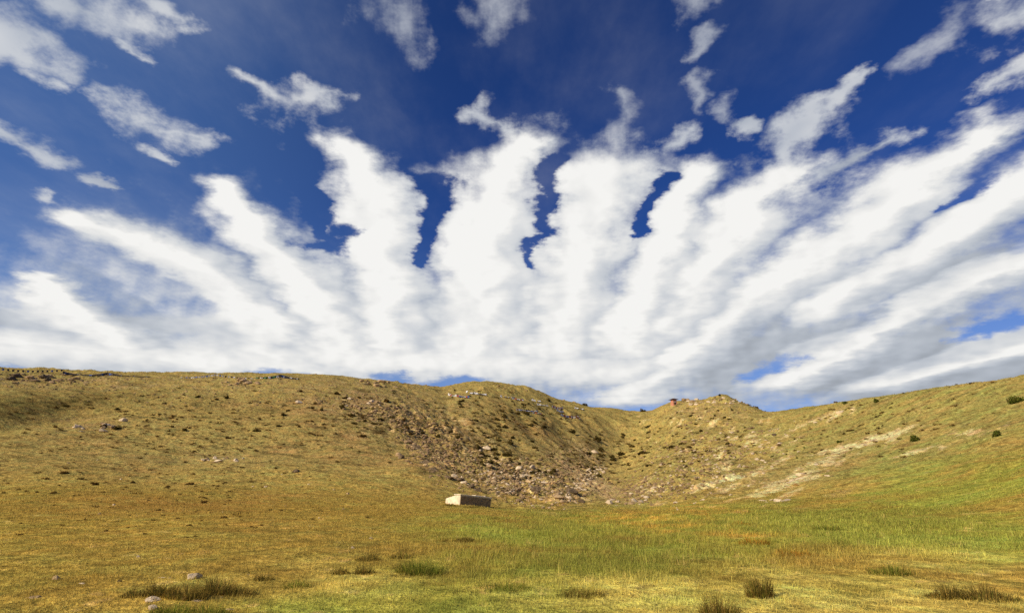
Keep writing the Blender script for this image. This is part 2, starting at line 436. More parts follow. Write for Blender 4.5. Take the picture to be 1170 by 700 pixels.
    for (qx, qy, ql, qw, qr, k) in [(928, 481, 40, 2.0, 23, 1.0), (1012, 499, 34, 4.0, 17, 1.1), (946, 525, 24, 4.5, 28, 1.1), (915, 545, 32, 6, 24, 1.1), (878, 561, 30, 6, 22, 1.0), (1043, 517, 26, 3, 14, .9),
                                 (1112, 493, 20, 4, 12, .9), (985, 507, 18, 3, 16, .9), (1076, 511, 10, 3, 14, .8), (860, 540, 24, 4, 30, .8), (835, 555, 24, 4, 25, .8), (893, 525, 24, 3, 33, .8), (905, 505, 20, 2.5, 30, .7), (850, 510, 22, 3, 30, .7)]:
        col = lay(col, pale * .95, np.clip((B(qx, qy, ql, qw, qr) * k - .50 + .9 * n2 + .4 * n4 + .3 * s1) * 3.5, 0, 1) * .85 * np.clip(B(qx, qy, ql, qw, qr) * 4, 0, 1))
    # scattered stony ground on the left hill and crest
    stn = .8 * B(80, 435, 130, 12) + .6 * B(300, 440, 200, 12) + .7 * B(250, 525, 60, 6) + .6 * B(110, 485, 70, 10) + .7 * B(420, 460, 80, 14) + .7 * B(815, 470, 60, 14)
    col = lay(col, soil, np.clip(stn, 0, 1) * (0.25 + n1))
    col = lay(col, pale * .9, np.clip(stn, 0, 1) * np.clip((n4 + n2 - 0.42) * 5, 0, 1) * .8)
    # shade of the upper left hollow, painted in by darkening the sward colour
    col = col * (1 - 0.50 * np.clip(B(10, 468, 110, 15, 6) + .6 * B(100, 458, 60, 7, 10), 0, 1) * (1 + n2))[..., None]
    # dark clumps and pale tufts, longer along the slope
    rough = np.clip(.22 + .42 * sstep(38, 70, r) + .5 * sc, 0, 1)
    col = lay(col, C(70, 56, 26), rough * np.clip((n5 + .35 * n6 - 0.22) * 4.0, 0, 1) * .85)
    col = lay(col, C(156, 128, 66), rough * np.clip((-n5 + .3 * n4 - 0.34) * 3.5, 0, 1) * .5)
    col = lay(col, C(160, 132, 80), .55 * np.clip((n4 * .8 + n2 * .5 - .52) * 5, 0, 1))
    # tussock mottling
    far = sstep(25, 70, r)
    col = col * (1 - (0.42 * far + .12) * np.clip((n2 * 1.2 + n4 * .8 - 0.30) * 2.6, 0, 1))[..., None]
    col = col * (1 + 0.30 * n1 + 0.22 * n2 + 0.20 * n4)[..., None]
    g_ = col.mean(-1, keepdims=True)
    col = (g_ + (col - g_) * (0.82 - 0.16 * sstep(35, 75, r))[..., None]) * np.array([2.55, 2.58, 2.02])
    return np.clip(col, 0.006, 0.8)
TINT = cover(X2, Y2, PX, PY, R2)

# ------------------------------------------------------------------ the ground mesh
nv = NA * NR + 1
co = np.empty((nv, 3), np.float32)
co[:-1, 0] = X2.ravel(); co[:-1, 1] = Y2.ravel(); co[:-1, 2] = Z.ravel()
co[-1] = (0, 0, Z[:, 0].mean())
ii = np.arange(NA); jj = (ii + 1) % NA
I, J = np.meshgrid(ii, np.arange(NR - 1), indexing='ij')
I2 = (I + 1) % NA
quads = np.stack([I * NR + J, I * NR + J + 1, I2 * NR + J + 1, I2 * NR + J], -1).reshape(-1, 4)
quads = quads[:, ::-1]
tris = np.stack([np.full(NA, nv - 1), jj * NR, ii * NR], -1)
def mesh_from(name, verts, quads=None, tris=None, smooth=True):
    me = bpy.data.meshes.new(name)
    nq = 0 if quads is None else len(quads); nt = 0 if tris is None else len(tris)
    me.vertices.add(len(verts)); me.vertices.foreach_set("co", np.ascontiguousarray(verts, np.float32).ravel())
    loops = []
    if nq: loops.append(np.asarray(quads).ravel())
    if nt: loops.append(np.asarray(tris).ravel())
    loops = np.concatenate(loops).astype(np.int32)
    me.loops.add(len(loops)); me.loops.foreach_set("vertex_index", loops)
    me.polygons.add(nq + nt)
    starts = np.concatenate([np.arange(nq) * 4, nq * 4 + np.arange(nt) * 3]).astype(np.int32)
    me.polygons.foreach_set("loop_start", starts)
    me.polygons.foreach_set("use_smooth", np.full(nq + nt, smooth))
    me.update(calc_edges=True)
    return me
def vcol(me, name, rgb):
    at = me.color_attributes.new(name, 'FLOAT_COLOR', 'POINT')
    d = np.ones((len(me.vertices), 4), np.float32); d[:, :3] = rgb
    at.data.foreach_set("color", d.ravel())
gm = mesh_from("ground", co, quads, tris)
tc_ = np.empty((nv, 3), np.float32); tc_[:-1] = TINT.reshape(-1, 3); tc_[-1] = TINT[0, 0]
vcol(gm, "cover", tc_)

def new_mat(name):
    m = bpy.data.materials.new(name); m.use_nodes = True
    m.node_tree.nodes.clear()
    n = NT(m.node_tree)
    b = n.node('ShaderNodeBsdfPrincipled'); o = n.node('ShaderNodeOutputMaterial')
    n.link(b.outputs[0], o.inputs[0])
    b.inputs['Roughness'].default_value = 0.9
    b.inputs['Specular IOR Level'].default_value = 0.15
    return m, n, b
mat_ground, n, b = new_mat("ground_sward")
at = n.node('ShaderNodeAttribute', attribute_name='cover')
pos = n.node('ShaderNodeNewGeometry').outputs['Position']
na = n.noise(pos, 2.6, 5, 0.65)
nb = n.noise(pos, 11.0, 4, 0.7)
ncl = n.noise(pos, 0.8, 4, 0.6)
f = n.m('MULTIPLY', n.rng(na, 0.30, 0.70, 0.55, 1.4), n.rng(nb, 0.28, 0.72, 0.6, 1.35))
col = n.v('SCALE', at.outputs['Color'], s=f)
hue = n.mix(n.rng(ncl, 0.35, 0.7), (1.08, 0.97, 0.85), (0.93, 1.04, 0.95))
col = n.mix(1.0, col, hue, 'MULTIPLY')
n.link(col, b.inputs['Base Color'])
bm_ = n.node('ShaderNodeBump'); bm_.inputs['Strength'].default_value = 0.9; bm_.inputs['Distance'].default_value = 0.25
n.link(n.m('ADD', n.m('MULTIPLY', na, 1.0), n.m('MULTIPLY', nb, 0.35)), bm_.inputs['Height'])
n.link(bm_.outputs[0], b.inputs['Normal'])
b.inputs['Roughness'].default_value = 1.0
b.inputs['Specular IOR Level'].default_value = 0.0
gm.materials.append(mat_ground)
ground_ob = bpy.data.objects.new("ground", gm)
ground_ob["kind"] = "structure"
COL.objects.link(ground_ob)
# ------------------------------------------------------------------ object helpers
rnd = random.Random(5)
def tag(o, label=None, cat=None, group=None, kind=None):
    if label: o["label"] = label
    if cat: o["category"] = cat
    if group: o["group"] = group
    if kind: o["kind"] = kind
    return o
def empty(name, loc, rz=0.0, label=None, cat=None, group=None):
    o = bpy.data.objects.new(name, None); o.empty_display_size = 0.2
    o.location = loc; o.rotation_euler = (0, 0, rz)
    COL.objects.link(o)
    return tag(o, label, cat, group)
def link(name, me, parent=None, mats=()):
    for m in mats: me.materials.append(m)
    o = bpy.data.objects.new(name, me); COL.objects.link(o)
    if parent is not None: o.parent = parent
    return o
def copy_tree(root):
    r = root.copy(); COL.objects.link(r)
    for ch in root.children:
        c = ch.copy(); COL.objects.link(c); c.parent = r
        for g in ch.children:
            d = g.copy(); COL.objects.link(d); d.parent = c
    return r
def bm_mesh(name, bm):
    me = bpy.data.meshes.new(name); bm.to_mesh(me); bm.free(); return me
def box_bm(bm, lo, hi, bevel=0.0, mat=None):
    r = bmesh.ops.create_cube(bm, size=1.0)
    vs = r['verts']
    for v in vs:
        v.co = Vector([lo[i] + (v.co[i] + 0.5) * (hi[i] - lo[i]) for i in range(3)])
    if bevel:
        es = list({e for v in vs for e in v.link_edges})
        bmesh.ops.bevel(bm, geom=es, offset=bevel, segments=2, profile=0.5, affect='EDGES')
    return bm
def tube_bm(bm, pts, rad, seg=6):
    rings = []
    for i, p in enumerate(pts):
        p = Vector(p)
        d = (Vector(pts[min(i + 1, len(pts) - 1)]) - Vector(pts[max(i - 1, 0)])).normalized()
        up = Vector((0, 0, 1)) if abs(d.z) < 0.9 else Vector((1, 0, 0))
        a = d.cross(up).normalized(); b_ = a.cross(d)
        rr = rad[i] if isinstance(rad, (list, tuple)) else rad
        rings.append([bm.verts.new(p + (a * math.cos(2 * math.pi * k / seg) + b_ * math.sin(2 * math.pi * k / seg)) * rr) for k in range(seg)])
    for i in range(len(rings) - 1):
        for k in range(seg):
            bm.faces.new((rings[i][k], rings[i][(k + 1) % seg], rings[i + 1][(k + 1) % seg], rings[i + 1][k]))
    bm.faces.new(rings[0][::-1]); bm.faces.new(rings[-1])

# ------------------------------------------------------------------ materials
def stone_mat(name, c1, c2, c3, rough=0.95):
    m, n, b = new_mat(name)
    oi = n.node('ShaderNodeObjectInfo'); g = n.node('ShaderNodeTexCoord').outputs['Object']
    off = n.v('ADD', g, n.v('SCALE', (31.0, 17.0, 53.0), s=oi.outputs['Random']))
    a = n.noise(off, 2.2, 5, 0.6); c = n.noise(off, 9.0, 4, 0.65)
    col = n.mix(n.rng(a, 0.35, 0.65), c1, c2)
    col = n.mix(n.m('MULTIPLY', n.rng(c, 0.5, 0.7), 0.7), col, c3)
    col = n.v('SCALE', col, s=n.m('MULTIPLY_ADD', oi.outputs['Random'], 0.5, 0.75))
    n.link(col, b.inputs['Base Color'])
    bp = n.node('ShaderNodeBump'); bp.inputs['Strength'].default_value = 0.7; bp.inputs['Distance'].default_value = 0.06
    n.link(n.m('ADD', a, n.m('MULTIPLY', c, 0.5)), bp.inputs['Height']); n.link(bp.outputs[0], b.inputs['Normal'])
    b.inputs['Roughness'].default_value = rough
    return m
M_pale = stone_mat("pale_stone", (0.72, 0.58, 0.38), (0.56, 0.43, 0.27), (0.30, 0.21, 0.12))
M_grey = stone_mat("grey_stone", (0.52, 0.37, 0.19), (0.36, 0.24, 0.12), (0.14, 0.09, 0.045))
M_brown = stone_mat("brown_stone", (0.46, 0.31, 0.155), (0.26, 0.17, 0.085), (0.55, 0.40, 0.22))
M_dark = stone_mat("dark_stone", (0.15, 0.10, 0.052), (0.08, 0.055, 0.03), (0.46, 0.36, 0.22))
def plain_mat(name, c, var=0.25, scale=6.0, rough=0.9, bump=0.3, dist=0.02):
    m, n, b = new_mat(name)
    g = n.node('ShaderNodeTexCoord').outputs['Object']
    a = n.noise(g, scale, 5, 0.65); c_ = n.noise(g, scale * 0.22, 3, 0.5)
    f = n.m('MULTIPLY', n.rng(a, 0.3, 0.7, 1 - var, 1 + var), n.rng(c_, 0.35, 0.65, 1 - var * .7, 1 + var * .7))
    n.link(n.v('SCALE', c, s=f), b.inputs['Base Color'])
    bp = n.node('ShaderNodeBump'); bp.inputs['Strength'].default_value = bump; bp.inputs['Distance'].default_value = dist
    n.link(a, bp.inputs['Height']); n.link(bp.outputs[0], b.inputs['Normal'])
    b.inputs['Roughness'].default_value = rough
    return m
def leaf_mat(name, attr=True, c=(0.1, 0.1, 0.03), rand=0.4):
    """blades and leaves: own colour per blade, a little light through them"""
    m = bpy.data.materials.new(name); m.use_nodes = True; m.node_tree.nodes.clear()
    n = NT(m.node_tree)
    oi = n.node('ShaderNodeObjectInfo')
    at = n.node('ShaderNodeAttribute', attribute_name='cover').outputs['Color']
    col = n.v('SCALE', at, s=n.m('MULTIPLY_ADD', oi.outputs['Random'], rand, 1 - rand / 2))
    pos = n.node('ShaderNodeNewGeometry').outputs['Position']
    col = n.v('SCALE', col, s=n.rng(n.noise(pos, 3.0, 3, 0.6), 0.3, 0.7, 0.8, 1.2))
    d = n.node('ShaderNodeBsdfDiffuse'); t = n.node('ShaderNodeBsdfTranslucent'); mx = n.node('ShaderNodeMixShader')
    n.link(col, d.inputs[0]); n.link(col, t.inputs[0]); mx.inputs[0].default_value = 0.45
    n.link(d.outputs[0], mx.inputs[1]); n.link(t.outputs[0], mx.inputs[2])
    o = n.node('ShaderNodeOutputMaterial'); n.link(mx.outputs[0], o.inputs[0])
    return m
M_blade = leaf_mat("grass_blades", rand=0.0)
M_leaf = leaf_mat("shrub_leaves")

# ------------------------------------------------------------------ blades
def blades(root, h, w, az, lean, col, nrm_up=None, rs=None):
    """one bent blade per root point -> verts, quads, tris, colours (5 vertices a blade)"""
    n = len(root)
    fx, fy = np.cos(az), np.sin(az)                   # leaning direction
    ta = az + np.pi / 2 + (rs.rand(n) - .5) * 1.6        # width direction
    wx, wy = np.cos(ta) * w * .5, np.sin(ta) * w * .5
    V = np.empty((n, 5, 3), np.float32)
    zz = np.zeros(n)
    V[:, 0] = root + np.stack([-wx, -wy, zz - .01], 1); V[:, 1] = root + np.stack([wx, wy, zz - .01], 1)
    mx = fx * lean * h * .35; my = fy * lean * h * .35
    mid = root + np.stack([mx, my, h * .6], 1)
    V[:, 2] = mid + np.stack([wx * .75, wy * .75, zz], 1); V[:, 3] = mid + np.stack([-wx * .75, -wy * .75, zz], 1)
    V[:, 4] = root + np.stack([fx * lean * h, fy * lean * h, h * (1 - .25 * np.minimum(lean, 1.2))], 1)
    b = np.arange(n)[:, None] * 5
    Q = b + np.array([[0, 1, 2, 3]]); T = b + np.array([[3, 2, 4]])
    Cc = np.repeat(col[:, None, :], 5, 1)
    return V.reshape(-1, 3), Q, T, Cc.reshape(-1, 3)

def tuft_mesh(name, seed, n, radius, h, cols, spread=0.7, width=0.006, hollow=0.0):
    rs = np.random.RandomState(seed)
    rr = (hollow + (1 - hollow) * rs.rand(n)) ** 0.52 * radius; ph = rs.rand(n) * 2 * np.pi
    root = np.stack([rr * np.cos(ph), rr * np.sin(ph), np.zeros(n)], 1)
    az = ph + rs.randn(n) * 0.7
    lump = 0.62 + 0.5 * np.sin(root[:, 0] / radius * 4.1 + seed) * np.cos(root[:, 1] / radius * 3.3 + seed * 1.7)
    hh = h * (1.0 - 0.55 * (rr / radius) ** 2) * (0.35 + 0.8 * rs.rand(n)) * np.clip(lump + .3, .35, 1.15)
    lean = spread * (0.25 + 0.95 * rr / radius) * (0.4 + 1.2 * rs.rand(n))
    cols = np.array(cols); ci = rs.randint(0, len(cols), n)
    c = cols[ci] * (1.2 + 1.4 * rs.rand(n) ** 1.5)[:, None]
    v, q, t, cc = blades(root, hh, width * (0.7 + .6 * rs.rand(n)), az, lean, c, rs=rs)
    me = mesh_from(name, v, q, t); vcol(me, "cover", cc); me.materials.append(M_blade)
    return me
def shrub_mesh(name, seed, n, rx, h, cols, leaf=0.09):
    """low dome of small leaf faces, denser outside, ragged"""
    rs = np.random.RandomState(seed)
    lobes = np.stack([rs.randn(7) * rx * .42, rs.randn(7) * rx * .36, np.abs(rs.randn(7)) * h * .22], 1)
    k = rs.randint(0, 7, n)
    u = rs.randn(n, 3); u /= np.linalg.norm(u, axis=1)[:, None]
    rad = (0.55 + 0.5 * rs.rand(n))[:, None] * np.array([rx * .55, rx * .5, h * .62])
    p = lobes[k] + u * rad; p[:, 2] = np.abs(p[:, 2])
    a = rs.randn(n, 3); a /= np.linalg.norm(a, axis=1)[:, None]
    bb = np.cross(a, u); bb /= np.linalg.norm(bb, axis=1)[:, None] + 1e-6
    s = leaf * (0.6 + .8 * rs.rand(n))[:, None]
    V = np.stack([p - a * s, p + bb * s * .5, p + a * s, p - bb * s * .5], 1).reshape(-1, 3)
    Q = np.arange(n * 4).reshape(-1, 4)
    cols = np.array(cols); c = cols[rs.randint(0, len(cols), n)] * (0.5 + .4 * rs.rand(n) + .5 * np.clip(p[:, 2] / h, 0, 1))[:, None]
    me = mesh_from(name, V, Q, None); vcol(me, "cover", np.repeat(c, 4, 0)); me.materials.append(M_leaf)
    return me

# ------------------------------------------------------------------ stones
def rock_mesh(name, seed, flat=0.65, cuts=9, sub=3, rough=0.10):
    r_ = random.Random(seed)
    bm = bmesh.new(); bmesh.ops.create_icosphere(bm, subdivisions=sub, radius=0.5)
    planes = []
    for i in range(cuts):
        d = Vector((r_.gauss(0, 1), r_.gauss(0, 1), r_.gauss(0, 0.8))).normalized()
        planes.append((d, r_.uniform(0.26, 0.42)))
    o = Vector((r_.random() * 50, r_.random() * 50, r_.random() * 50))
    for v in bm.verts:
        for d, k in planes:
            e = v.co.dot(d) - k
            if e > 0: v.co -= d * e
        v.co *= 1 + rough * mnoise.fractal(v.co * 3 + o, 0.6, 2.0, 3)
        v.co.z *= flat
        if v.co.z < 0: v.co.z *= 0.7
    me = bm_mesh(name, bm)
    return me
ROCK = [rock_mesh("rock", 100 + i, rnd.uniform(0.5, 0.9), rnd.randint(7, 12)) for i in range(10)]
SLAB = [rock_mesh("flat_rock", 200 + i, 0.28, 8) for i in range(4)]
_rock_mats = {}
def rock_at(px, py, wpx, label, group=None, mat=None, flat=False, stretch=1.0, name="rock", cat="rock", sink=0.30, rz=None, seed=None):
    p = spot(px, py); d = math.hypot(p.x, p.y)
    s = wpx * d / FPX
    protos = SLAB if flat else ROCK
    i = rnd.randrange(len(protos)) if seed is None else seed % len(protos)
    mat = mat or M_grey
    key = (flat, i, mat.name)
    if key not in _rock_mats:
        me = protos[i].copy(); me.materials.clear(); me.materials.append(mat); _rock_mats[key] = me
    o = bpy.data.objects.new(name, _rock_mats[key]); COL.objects.link(o)
    o.location = (p.x, p.y, p.z + s * (0.16 if not flat else 0.06) - s * sink * 0.5)
    o.rotation_euler = (rnd.uniform(-.2, .2), rnd.uniform(-.2, .2), rnd.uniform(0, 6.28) if rz is None else rz)
    o.scale = (s * stretch, s * rnd.uniform(.75, 1.0), s * rnd.uniform(.8, 1.05))
    return tag(o, label, cat, group)

# named stones near the camera
NEAR = [
    (221, 660, 17, "large whitish stone behind the ragged dark grass clumps", M_pale, False, 1.0),
    (186, 659, 10, "low pale stone, left end of the flat stones behind the dark grass", M_pale, True, 1.2),
    (197, 660, 9, "low brownish stone lying between two flat pale ones", M_grey, True, 1.2),
    (136, 664, 6, "small dark stone on bare turf left of the dark grass clumps", M_dark, False, 1.0),
    (174, 686, 12, "pale stone at the left foot of the dark grass clumps, the upper of two", M_pale, False, 1.2),
    (175, 695, 12, "pale stone at the left foot of the dark grass clumps, the lower of two", M_pale, False, 1.2),
    (207, 683, 15, "long flat pale stone in the bare gap under the dark grass", M_pale, True, 1.4),
    (228, 685, 13, "flat pale stone at the right end of the bare gap under the dark grass", M_pale, True, 1.3),
    (254, 681, 6, "small pale stone beside the right end of the dark grass", M_pale, True, 1.2),
    (262, 695, 12, "thin flat stone in front of the dark grass at the picture bottom", M_pale, True, 1.4),
    (37, 682, 16, "dark half buried rock in the lower left corner", M_grey, True, 1.3),
    (64, 661, 8, "small rounded grey stone, the leftmost of three in a loose row", M_grey, False, 1.0),
    (96, 666, 9, "small pale stone in the middle of a loose row of three", M_pale, True, 1.1),
    (158, 636, 4, "tiny white stone on open turf above the flat stones", M_pale, False, 1.0),
    (209, 632, 4, "tiny pale flat stone on open turf, upper right of another white one", M_pale, True, 1.0),
    (424, 615, 5, "small white stone on the dry turf left of the long dark tuft", M_pale, False, 1.0),
    (403, 626, 5, "small grey white stone on turf above the low dark tufts", M_pale, False, 1.0),
    (554, 630, 6, "tiny white stone at the edge of the green meadow", M_pale, True, 1.2),
    (523, 612, 4, "tiny pale stone lying under the long dark tuft", M_pale, True, 1.2),
    (285, 656, 5, "tiny pale stone beside the small lone tuft", M_pale, True, 1.0),
]
for px, py, w, lab, mat, fl, st in NEAR:
    rock_at(px, py, w, lab, None, mat, fl, st, rz=rnd.uniform(-.4, .4))

# outcrops and scattered stones on the slopes
def scatter_px(n, cx, cy, rx, ry, rot=0.0):
    a = R(rot); c, s = math.cos(a), math.sin(a); out = []
    while len(out) < n:
        u, v = rnd.gauss(0, .5), rnd.gauss(0, .5)
        if u * u + v * v > 1.2: continue
        out.append((cx + u * rx * c + v * ry * s, cy - u * rx * s + v * ry * c))
    return out
def stones(n, area, w, mats, label, group, name="rock", stretch=(1, 1.5), flat=0.2):
    for px, py in scatter_px(n, *area):
        rock_at(px, py, w[0] + (w[1] - w[0]) * rnd.random() ** 2, label, group, rnd.choice(mats), rnd.random() < flat, rnd.uniform(*stretch), name)
# ledge of big boulders above the tank
LEDGE = [(512, 546, 11, M_dark, "dark boulder at the left end of the ledge above the tank"), (519, 544, 8, M_pale, "white faced boulder between two dark ones on the ledge above the tank"),
         (525, 548, 12, M_dark, "large dark boulder in the middle of the ledge above the tank"), (531, 552, 9, M_pale, "pale grey boulder right of the middle of the ledge above the tank"),
         (538, 556, 10, M_dark, "dark boulder on the lower right part of the ledge above the tank"), (546, 560, 9, M_dark, "dark wedge of rock at the right end of the ledge above the tank")]
for px, py, w, mat, lab in LEDGE:
    rock_at(px, py, w, lab, None, mat, False, 1.25, "boulder", "boulder", rz=-.4)
OUT = [(466, 506, 14, M_brown, "brown outcrop boulder, uppermost in the line running down to the tank ledge"), (477, 513, 11, M_dark, "dark outcrop boulder just below the uppermost one of the line above the ledge"),
       (486, 529, 13, M_dark, "dark jagged boulder halfway down the line above the tank ledge"), (495, 537, 11, M_dark, "dark boulder lowest in the line above the tank ledge"),
       (556, 512, 9, M_pale, "pale tan boulder high on the scarp between dark shrubs"), (653, 562, 12, M_dark, "broad dark boulder at the lower right end of the scarp"),
       (638, 568, 9, M_grey, "grey boulder at the scarp foot left of a broad dark boulder"), (679, 517, 9, M_pale, "pale tan boulder high in the gully among dark shrubs"), (612, 560, 12, M_dark, "dark boulder in the lower middle of the scarp")]
for px, py, w, mat, lab in OUT:
    rock_at(px, py, w, lab, None, mat, False, 1.3, "boulder", "boulder", rz=-.5)
stones(80, (590, 550, 66, 22, -16), (3, 10), [M_grey, M_brown, M_pale], "broken rock on the brown scarp above the concrete tank", "rocks on the scarp above the tank")
stones(14, (645, 570, 26, 7, -4), (4, 11), [M_grey, M_pale, M_dark], "rock at the foot of the scarp right of the concrete tank", "rocks at the foot of the scarp")
stones(22, (478, 515, 30, 22, -45), (4, 11), [M_grey, M_brown, M_dark], "rock in the broken outcrop on the flank of the left hill", "rocks in the outcrop on the left hill flank")
stones(16, (722, 572, 40, 6, 4), (4, 11), [M_pale, M_grey], "pale rock along the mouth of the gully at the meadow edge", "pale rocks at the gully mouth")
stones(12, (268, 437, 26, 4), (4, 13), [M_brown, M_grey], "brown rock in the outcrop just under the skyline of the left hill", "rocks in the left skyline outcrop")
stones(14, (434, 440, 26, 6, -10), (4, 11), [M_brown, M_grey], "brown rock in the outcrop where the left skyline starts to drop", "rocks where the left skyline drops")
stones(26, (45, 433, 70, 6, -5), (3, 11), [M_brown, M_grey, M_dark], "rock in the stony band under the draped ridge lines", "rocks in the stony band under the ridge lines")
stones(13, (112, 487, 30, 6, 8), (3, 9), [M_pale, M_grey], "pale stone in the stony patch on the upper left slope", "pale stones on the upper left slope")
stones(13, (252, 526, 34, 3.5), (3, 8), [M_pale, M_brown], "pale brown stone in the short stony row midway up the left slope", "stones in the row midway up the left slope")
stones(16, (405, 462, 60, 10), (3, 8), [M_pale, M_grey, M_brown], "stone in the brown stony patch high on the left hill", "stones in the brown patch on the left hill")
stones(16, (793, 459, 14, 4), (3, 9), [M_pale, M_grey], "pale rock heaped on the small knoll between hut and summit", "pale rocks on the small knoll")
stones(16, (828, 458, 20, 4.5), (3, 7), [M_grey, M_brown, M_pale], "rock on the pointed summit under the cairn pole", "rocks on the pointed summit")
stones(20, (800, 520, 70, 34, 15), (1.6, 4.5), [M_pale, M_grey], "pale stone on the streaked slope below the pointed summit", "pale stones below the pointed summit")
stones(14, (600, 446, 70, 5, -8), (1.6, 4), [M_grey, M_brown], "rock along the crest of the rounded middle hill", "rocks on the crest of the middle hill")
stones(24, (200, 560, 240, 60), (1.6, 4), [M_pale, M_grey], "small loose stone on the open grass of the left slope", "loose stones on the open left slope")
stones(22, (918, 545, 55, 17, 34), (4, 13), [M_pale], "pale rock slab bedded in the lowest bare streak of the right slope", "rock slabs in the lowest bare streak", "flat_rock", (1.3, 2.2), .7)
stones(10, (1005, 500, 38, 5, 18), (3, 9), [M_pale], "pale rock slab bedded in the middle bare streak of the right slope", "rock slabs in the middle bare streak", "flat_rock", (1.3, 2.2), .7)
stones(10, (940, 479, 40, 3, 22), (3, 7), [M_pale], "pale rock slab along the highest bare streak of the right slope", "rock slabs along the highest bare streak", "flat_rock", (1.3, 2.2), .7)
rock_at(793, 503, 6, "lone pale boulder on the slope below the pointed summit", None, M_pale, False, 1.1, "boulder", "boulder")
rock_at(341, 460, 7, "pale boulder at the left end of the brown stony patch on the left hill", None, M_pale, False, 1.2, "boulder", "boulder")
rock_at(338, 539, 8, "lone dark rock on the middle of the left slope", None, M_dark, False, 1.2, "boulder", "boulder")
rock_at(885, 497, 6, "dark rock beside the topmost pale streaks of the right slope", None, M_dark, False, 1.4, "boulder", "boulder")

# ------------------------------------------------------------------ shrubs and dark tussocks on the slopes
DK = [C(88, 78, 38), C(104, 90, 46), C(76, 72, 34), C(122, 100, 54)]
GR = [C(92, 104, 40), C(104, 112, 46), C(76, 86, 32), C(118, 116, 50)]
BR = [C(116, 86, 42), C(100, 78, 40), C(134, 104, 52), C(80, 64, 34)]
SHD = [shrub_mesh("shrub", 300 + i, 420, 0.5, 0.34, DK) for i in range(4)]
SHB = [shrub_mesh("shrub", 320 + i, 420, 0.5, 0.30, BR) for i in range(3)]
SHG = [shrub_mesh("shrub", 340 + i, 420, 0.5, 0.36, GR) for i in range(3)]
def shrub_at(px, py, wpx, label, group=None, kinds=SHD, name="shrub", cat="shrub", hs=1.0):
    p = spot(px, py); d = math.hypot(p.x, p.y); s = wpx * d / FPX
    o = bpy.data.objects.new(name, rnd.choice(kinds)); COL.objects.link(o)
    o.location = (p.x, p.y, p.z - 0.03 * s); o.rotation_euler = (0, 0, rnd.uniform(0, 6.28))
    o.scale = (s * .8, s * rnd.uniform(.55, .8), s * hs * rnd.uniform(.9, 1.5))
    return tag(o, label, cat, group)
def shrubs(n, area, w, label, group, kinds=SHD, hs=0.9):
    for px, py in scatter_px(n, *area):
        shrub_at(px, py, w[0] + (w[1] - w[0]) * rnd.random() ** 2, label, group, kinds, hs=hs)
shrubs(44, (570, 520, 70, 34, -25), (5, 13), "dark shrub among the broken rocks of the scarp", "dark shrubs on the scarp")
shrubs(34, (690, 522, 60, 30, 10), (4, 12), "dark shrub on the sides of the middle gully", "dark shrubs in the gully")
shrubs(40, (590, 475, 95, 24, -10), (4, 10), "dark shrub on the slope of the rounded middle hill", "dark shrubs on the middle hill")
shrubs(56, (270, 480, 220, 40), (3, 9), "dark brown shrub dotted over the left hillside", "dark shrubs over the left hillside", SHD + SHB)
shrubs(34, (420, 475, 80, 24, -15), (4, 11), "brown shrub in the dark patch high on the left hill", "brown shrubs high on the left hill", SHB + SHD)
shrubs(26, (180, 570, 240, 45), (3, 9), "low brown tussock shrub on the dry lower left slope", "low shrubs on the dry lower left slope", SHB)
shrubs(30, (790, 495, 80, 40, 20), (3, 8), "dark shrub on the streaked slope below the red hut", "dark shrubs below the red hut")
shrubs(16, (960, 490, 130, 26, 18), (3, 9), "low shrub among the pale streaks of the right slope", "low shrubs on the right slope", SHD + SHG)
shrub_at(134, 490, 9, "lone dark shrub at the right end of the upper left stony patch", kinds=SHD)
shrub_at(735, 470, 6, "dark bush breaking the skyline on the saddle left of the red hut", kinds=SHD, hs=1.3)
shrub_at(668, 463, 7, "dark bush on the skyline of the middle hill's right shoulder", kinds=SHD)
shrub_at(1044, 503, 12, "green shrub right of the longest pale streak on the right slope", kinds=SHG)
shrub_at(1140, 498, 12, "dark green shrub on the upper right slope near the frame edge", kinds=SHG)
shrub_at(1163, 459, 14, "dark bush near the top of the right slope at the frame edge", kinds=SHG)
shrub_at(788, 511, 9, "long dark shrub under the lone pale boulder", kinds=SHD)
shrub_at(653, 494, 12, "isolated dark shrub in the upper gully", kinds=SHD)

# ------------------------------------------------------------------ grass tufts on the meadow
TG = [C(84, 96, 32), C(106, 114, 42), C(70, 78, 28), C(128, 126, 52), C(150, 134, 64)]
TB = [C(116, 98, 46), C(92, 78, 36), C(146, 122, 62), C(100, 100, 40), C(78, 66, 32)]
TD = [C(74, 70, 30), C(98, 90, 38), C(58, 54, 24), C(126, 106, 50), C(150, 124, 60)]
TO = [C(166, 118, 44), C(150, 112, 44), C(176, 140, 60), C(130, 120, 46), C(110, 112, 40)]
def tuft(px, py, wpx, hpx, label, cols, n=260, spread=0.7, seed=0, hollow=0.0, name="grass_tuft", dy=1.0):
    p = spot(px, py); d = math.hypot(p.x, p.y); w = wpx * d / FPX; h = 0.80 * hpx * d / FPX
    me = tuft_mesh("grass_tuft", 900 + seed, n, w * .5, h, cols, spread, max(0.004, d * 0.0006), hollow)
    o = link(name, me); o.location = (p.x, p.y, p.z - 0.01); o.scale = (1, dy, 1)
    return tag(o, label, "grass tuft")
